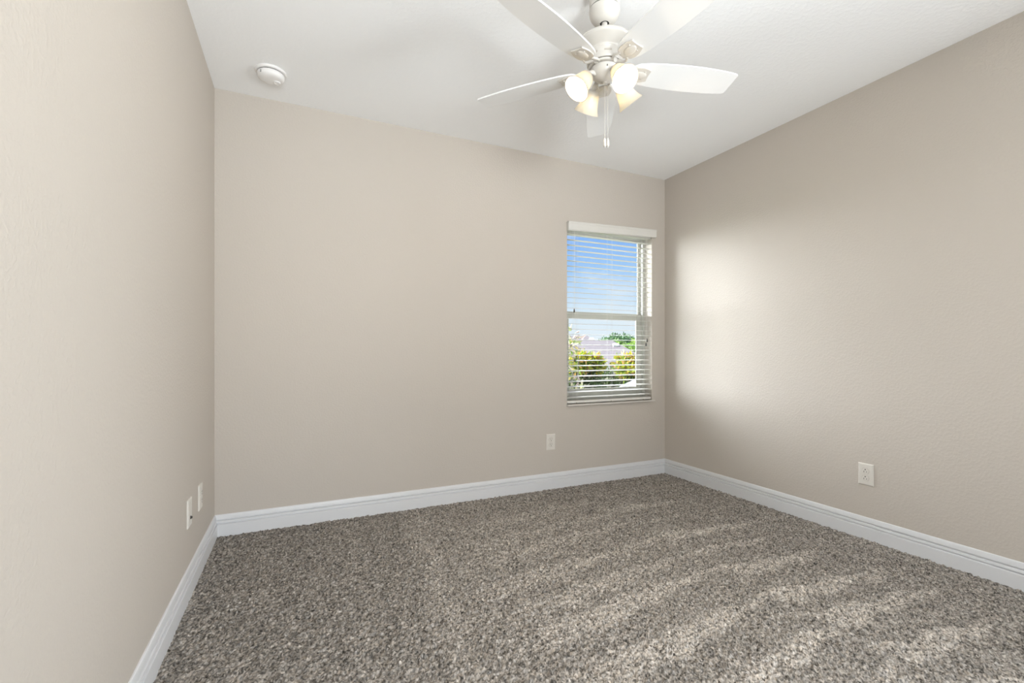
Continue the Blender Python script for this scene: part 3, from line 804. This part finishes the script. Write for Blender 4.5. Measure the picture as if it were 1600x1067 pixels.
# distant trees
for i, (px, ytop, d, wr, cols, lab) in enumerate(((966, 519, 74, 2.6, [(0.10, 0.22, 0.08), (0.13, 0.26, 0.10), (0.07, 0.15, 0.06)], 'distant dark green tree standing above the roofs'),
                                                  (990, 527, 48, 2.0, [(0.30, 0.46, 0.10), (0.40, 0.55, 0.12), (0.22, 0.38, 0.08)], 'distant bright green tree right of the dark tree'),
                                                  (952, 530, 57, 1.8, [(0.24, 0.42, 0.12), (0.32, 0.48, 0.15), (0.18, 0.34, 0.10)], 'distant mid green tree left of the dark tree'),
                                                  (1028, 520, 64, 2.6, [(0.12, 0.24, 0.08), (0.18, 0.30, 0.10)], 'distant green tree hidden mostly by the window frame'))):
    p = at(px, 550, d); top = CAMZ + (550 - ytop) / FPX * d; hgt = top - GROUND
    rr = random.Random(40 + i); cr_ = []
    for k in range(9):
        cr_.append(((rr.uniform(-wr, wr) * 0.7, rr.uniform(-wr, wr) * 0.6, hgt - 1.0 - abs(rr.gauss(0, 1.1))), (wr * 0.42, wr * 0.42, 0.95)))
    plant('tree', (p.x, p.y, GROUND), lab, 'tree', cr_, 2600, 0.42, 0.22, cols, group='trees beyond the roofs', trunk=0.22, seed=70 + i, shell=0.5, stem_mat='bark', height=hgt - 1)

# neighbours' houses
def house(name, px0, px1, yridge, d, label, half_w, eave_z, vents, hip=1.0):
    a, c = at(px0, 550, d), at(px1, 550, d)
    zr = CAMZ + (550 - yridge) / FPX * d
    along = (c - a); along.z = 0; ln = along.length; al = along.normalized(); ac = Vector((-al.y, al.x, 0))
    root = empty(name, (a.x, a.y, GROUND)); tag(root, label, 'house')
    rz = math.atan2(al.y, al.x); root.rotation_euler = (0, 0, rz)
    run = half_w * hip
    bm = bmesh.new(); box(bm, -run + 0.4, ln + run - 0.4, -half_w + 0.4, half_w - 0.4, 0, eave_z - GROUND); link('wall', bm, M['stucco'], root)
    z0, z1 = eave_z - GROUND, zr - GROUND
    bm = bmesh.new()
    e_ = [bm.verts.new(v) for v in ((-run, -half_w, z0), (ln + run, -half_w, z0), (ln + run, half_w, z0), (-run, half_w, z0))]
    f_ = [bm.verts.new((v.co.x, v.co.y, z0 - 0.18)) for v in e_]
    r_ = [bm.verts.new((0, 0, z1)), bm.verts.new((ln, 0, z1))]
    bm.faces.new((e_[0], e_[1], r_[1], r_[0])); bm.faces.new((e_[1], e_[2], r_[1])); bm.faces.new((e_[2], e_[3], r_[0], r_[1])); bm.faces.new((e_[3], e_[0], r_[0]))
    for k in range(4): bm.faces.new((e_[k], f_[k], f_[(k + 1) % 4], e_[(k + 1) % 4]))
    bm.faces.new(f_)
    rf = link('roof', bm, M['shingle'], root)
    sl = math.atan2(z1 - z0, half_w)
    for (vx, vt) in vents:
        bm = bmesh.new(); box(bm, -0.19, 0.19, -0.15, 0.15, 0.0, 0.10, 0.02)
        v = link('roof_vent', bm, M['patio'], rf); v['label'] = 'pale box vent on the roof'
        v.location = (vx, -half_w * vt, z1 - (z1 - z0) * vt - 0.02); v.rotation_euler = (sl, 0, 0)
        bm = bmesh.new(); box(bm, -0.20, 0.20, -0.215, -0.19, 0.01, 0.07); w = link('vent_opening', bm, M['dark'], v) if False else bm.free()
    return root
house('neighbour_house', 868, 918, 524.5, 42, 'farther brown-roofed house seen over the shrubs, with the higher ridge', 4.2, -0.2, ((3.2, 0.12),), hip=0.8)
house('neighbour_house', 895, 957, 532.0, 31, 'nearer brown-roofed house with the lower ridge, seen just above the crotons', 4.0, -0.3, ((2.75, 0.16),), hip=0.75)

# white patio canopy roof low at the right of the window
pc = empty('patio_canopy', (0, 0, GROUND))
A_ = at(957, 612, 6.0)
ctr = Vector((A_.x, A_.y, 0)) + Rv * 1.75 + Fv * 0.55
pc.location = (ctr.x, ctr.y, GROUND)
tag(pc, 'white pyramid-roofed patio canopy, a corner showing low at the right of the window', 'canopy')
va = Vector((A_.x, A_.y, 0)) - ctr
cs4 = [Matrix.Rotation(k * math.pi / 2, 3, 'Z') @ va for k in range(4)]
ze = A_.z - GROUND
bm = bmesh.new()
tp = [bm.verts.new((v.x, v.y, ze)) for v in cs4]; bt = [bm.verts.new((v.x, v.y, ze - 0.09)) for v in cs4]; ap = bm.verts.new((0, 0, ze + 0.72))
for k in range(4):
    j = (k + 1) % 4
    bm.faces.new((tp[k], tp[j], ap)); bm.faces.new((tp[k], bt[k], bt[j], tp[j]))
bm.faces.new(bt[::-1])
for k in range(4):   # raised hip seams
    tube(bm, [cs4[k] + Vector((0, 0, ze)), Vector((0, 0, ze + 0.72))], 0.022, 6)
link('roof', bm, M['patio'], pc)
for v in cs4:
    bm = bmesh.new(); q = v * 0.9; box(bm, q.x - 0.05, q.x + 0.05, q.y - 0.05, q.y + 0.05, 0, ze - 0.09); link('post', bm, M['patio'], pc)
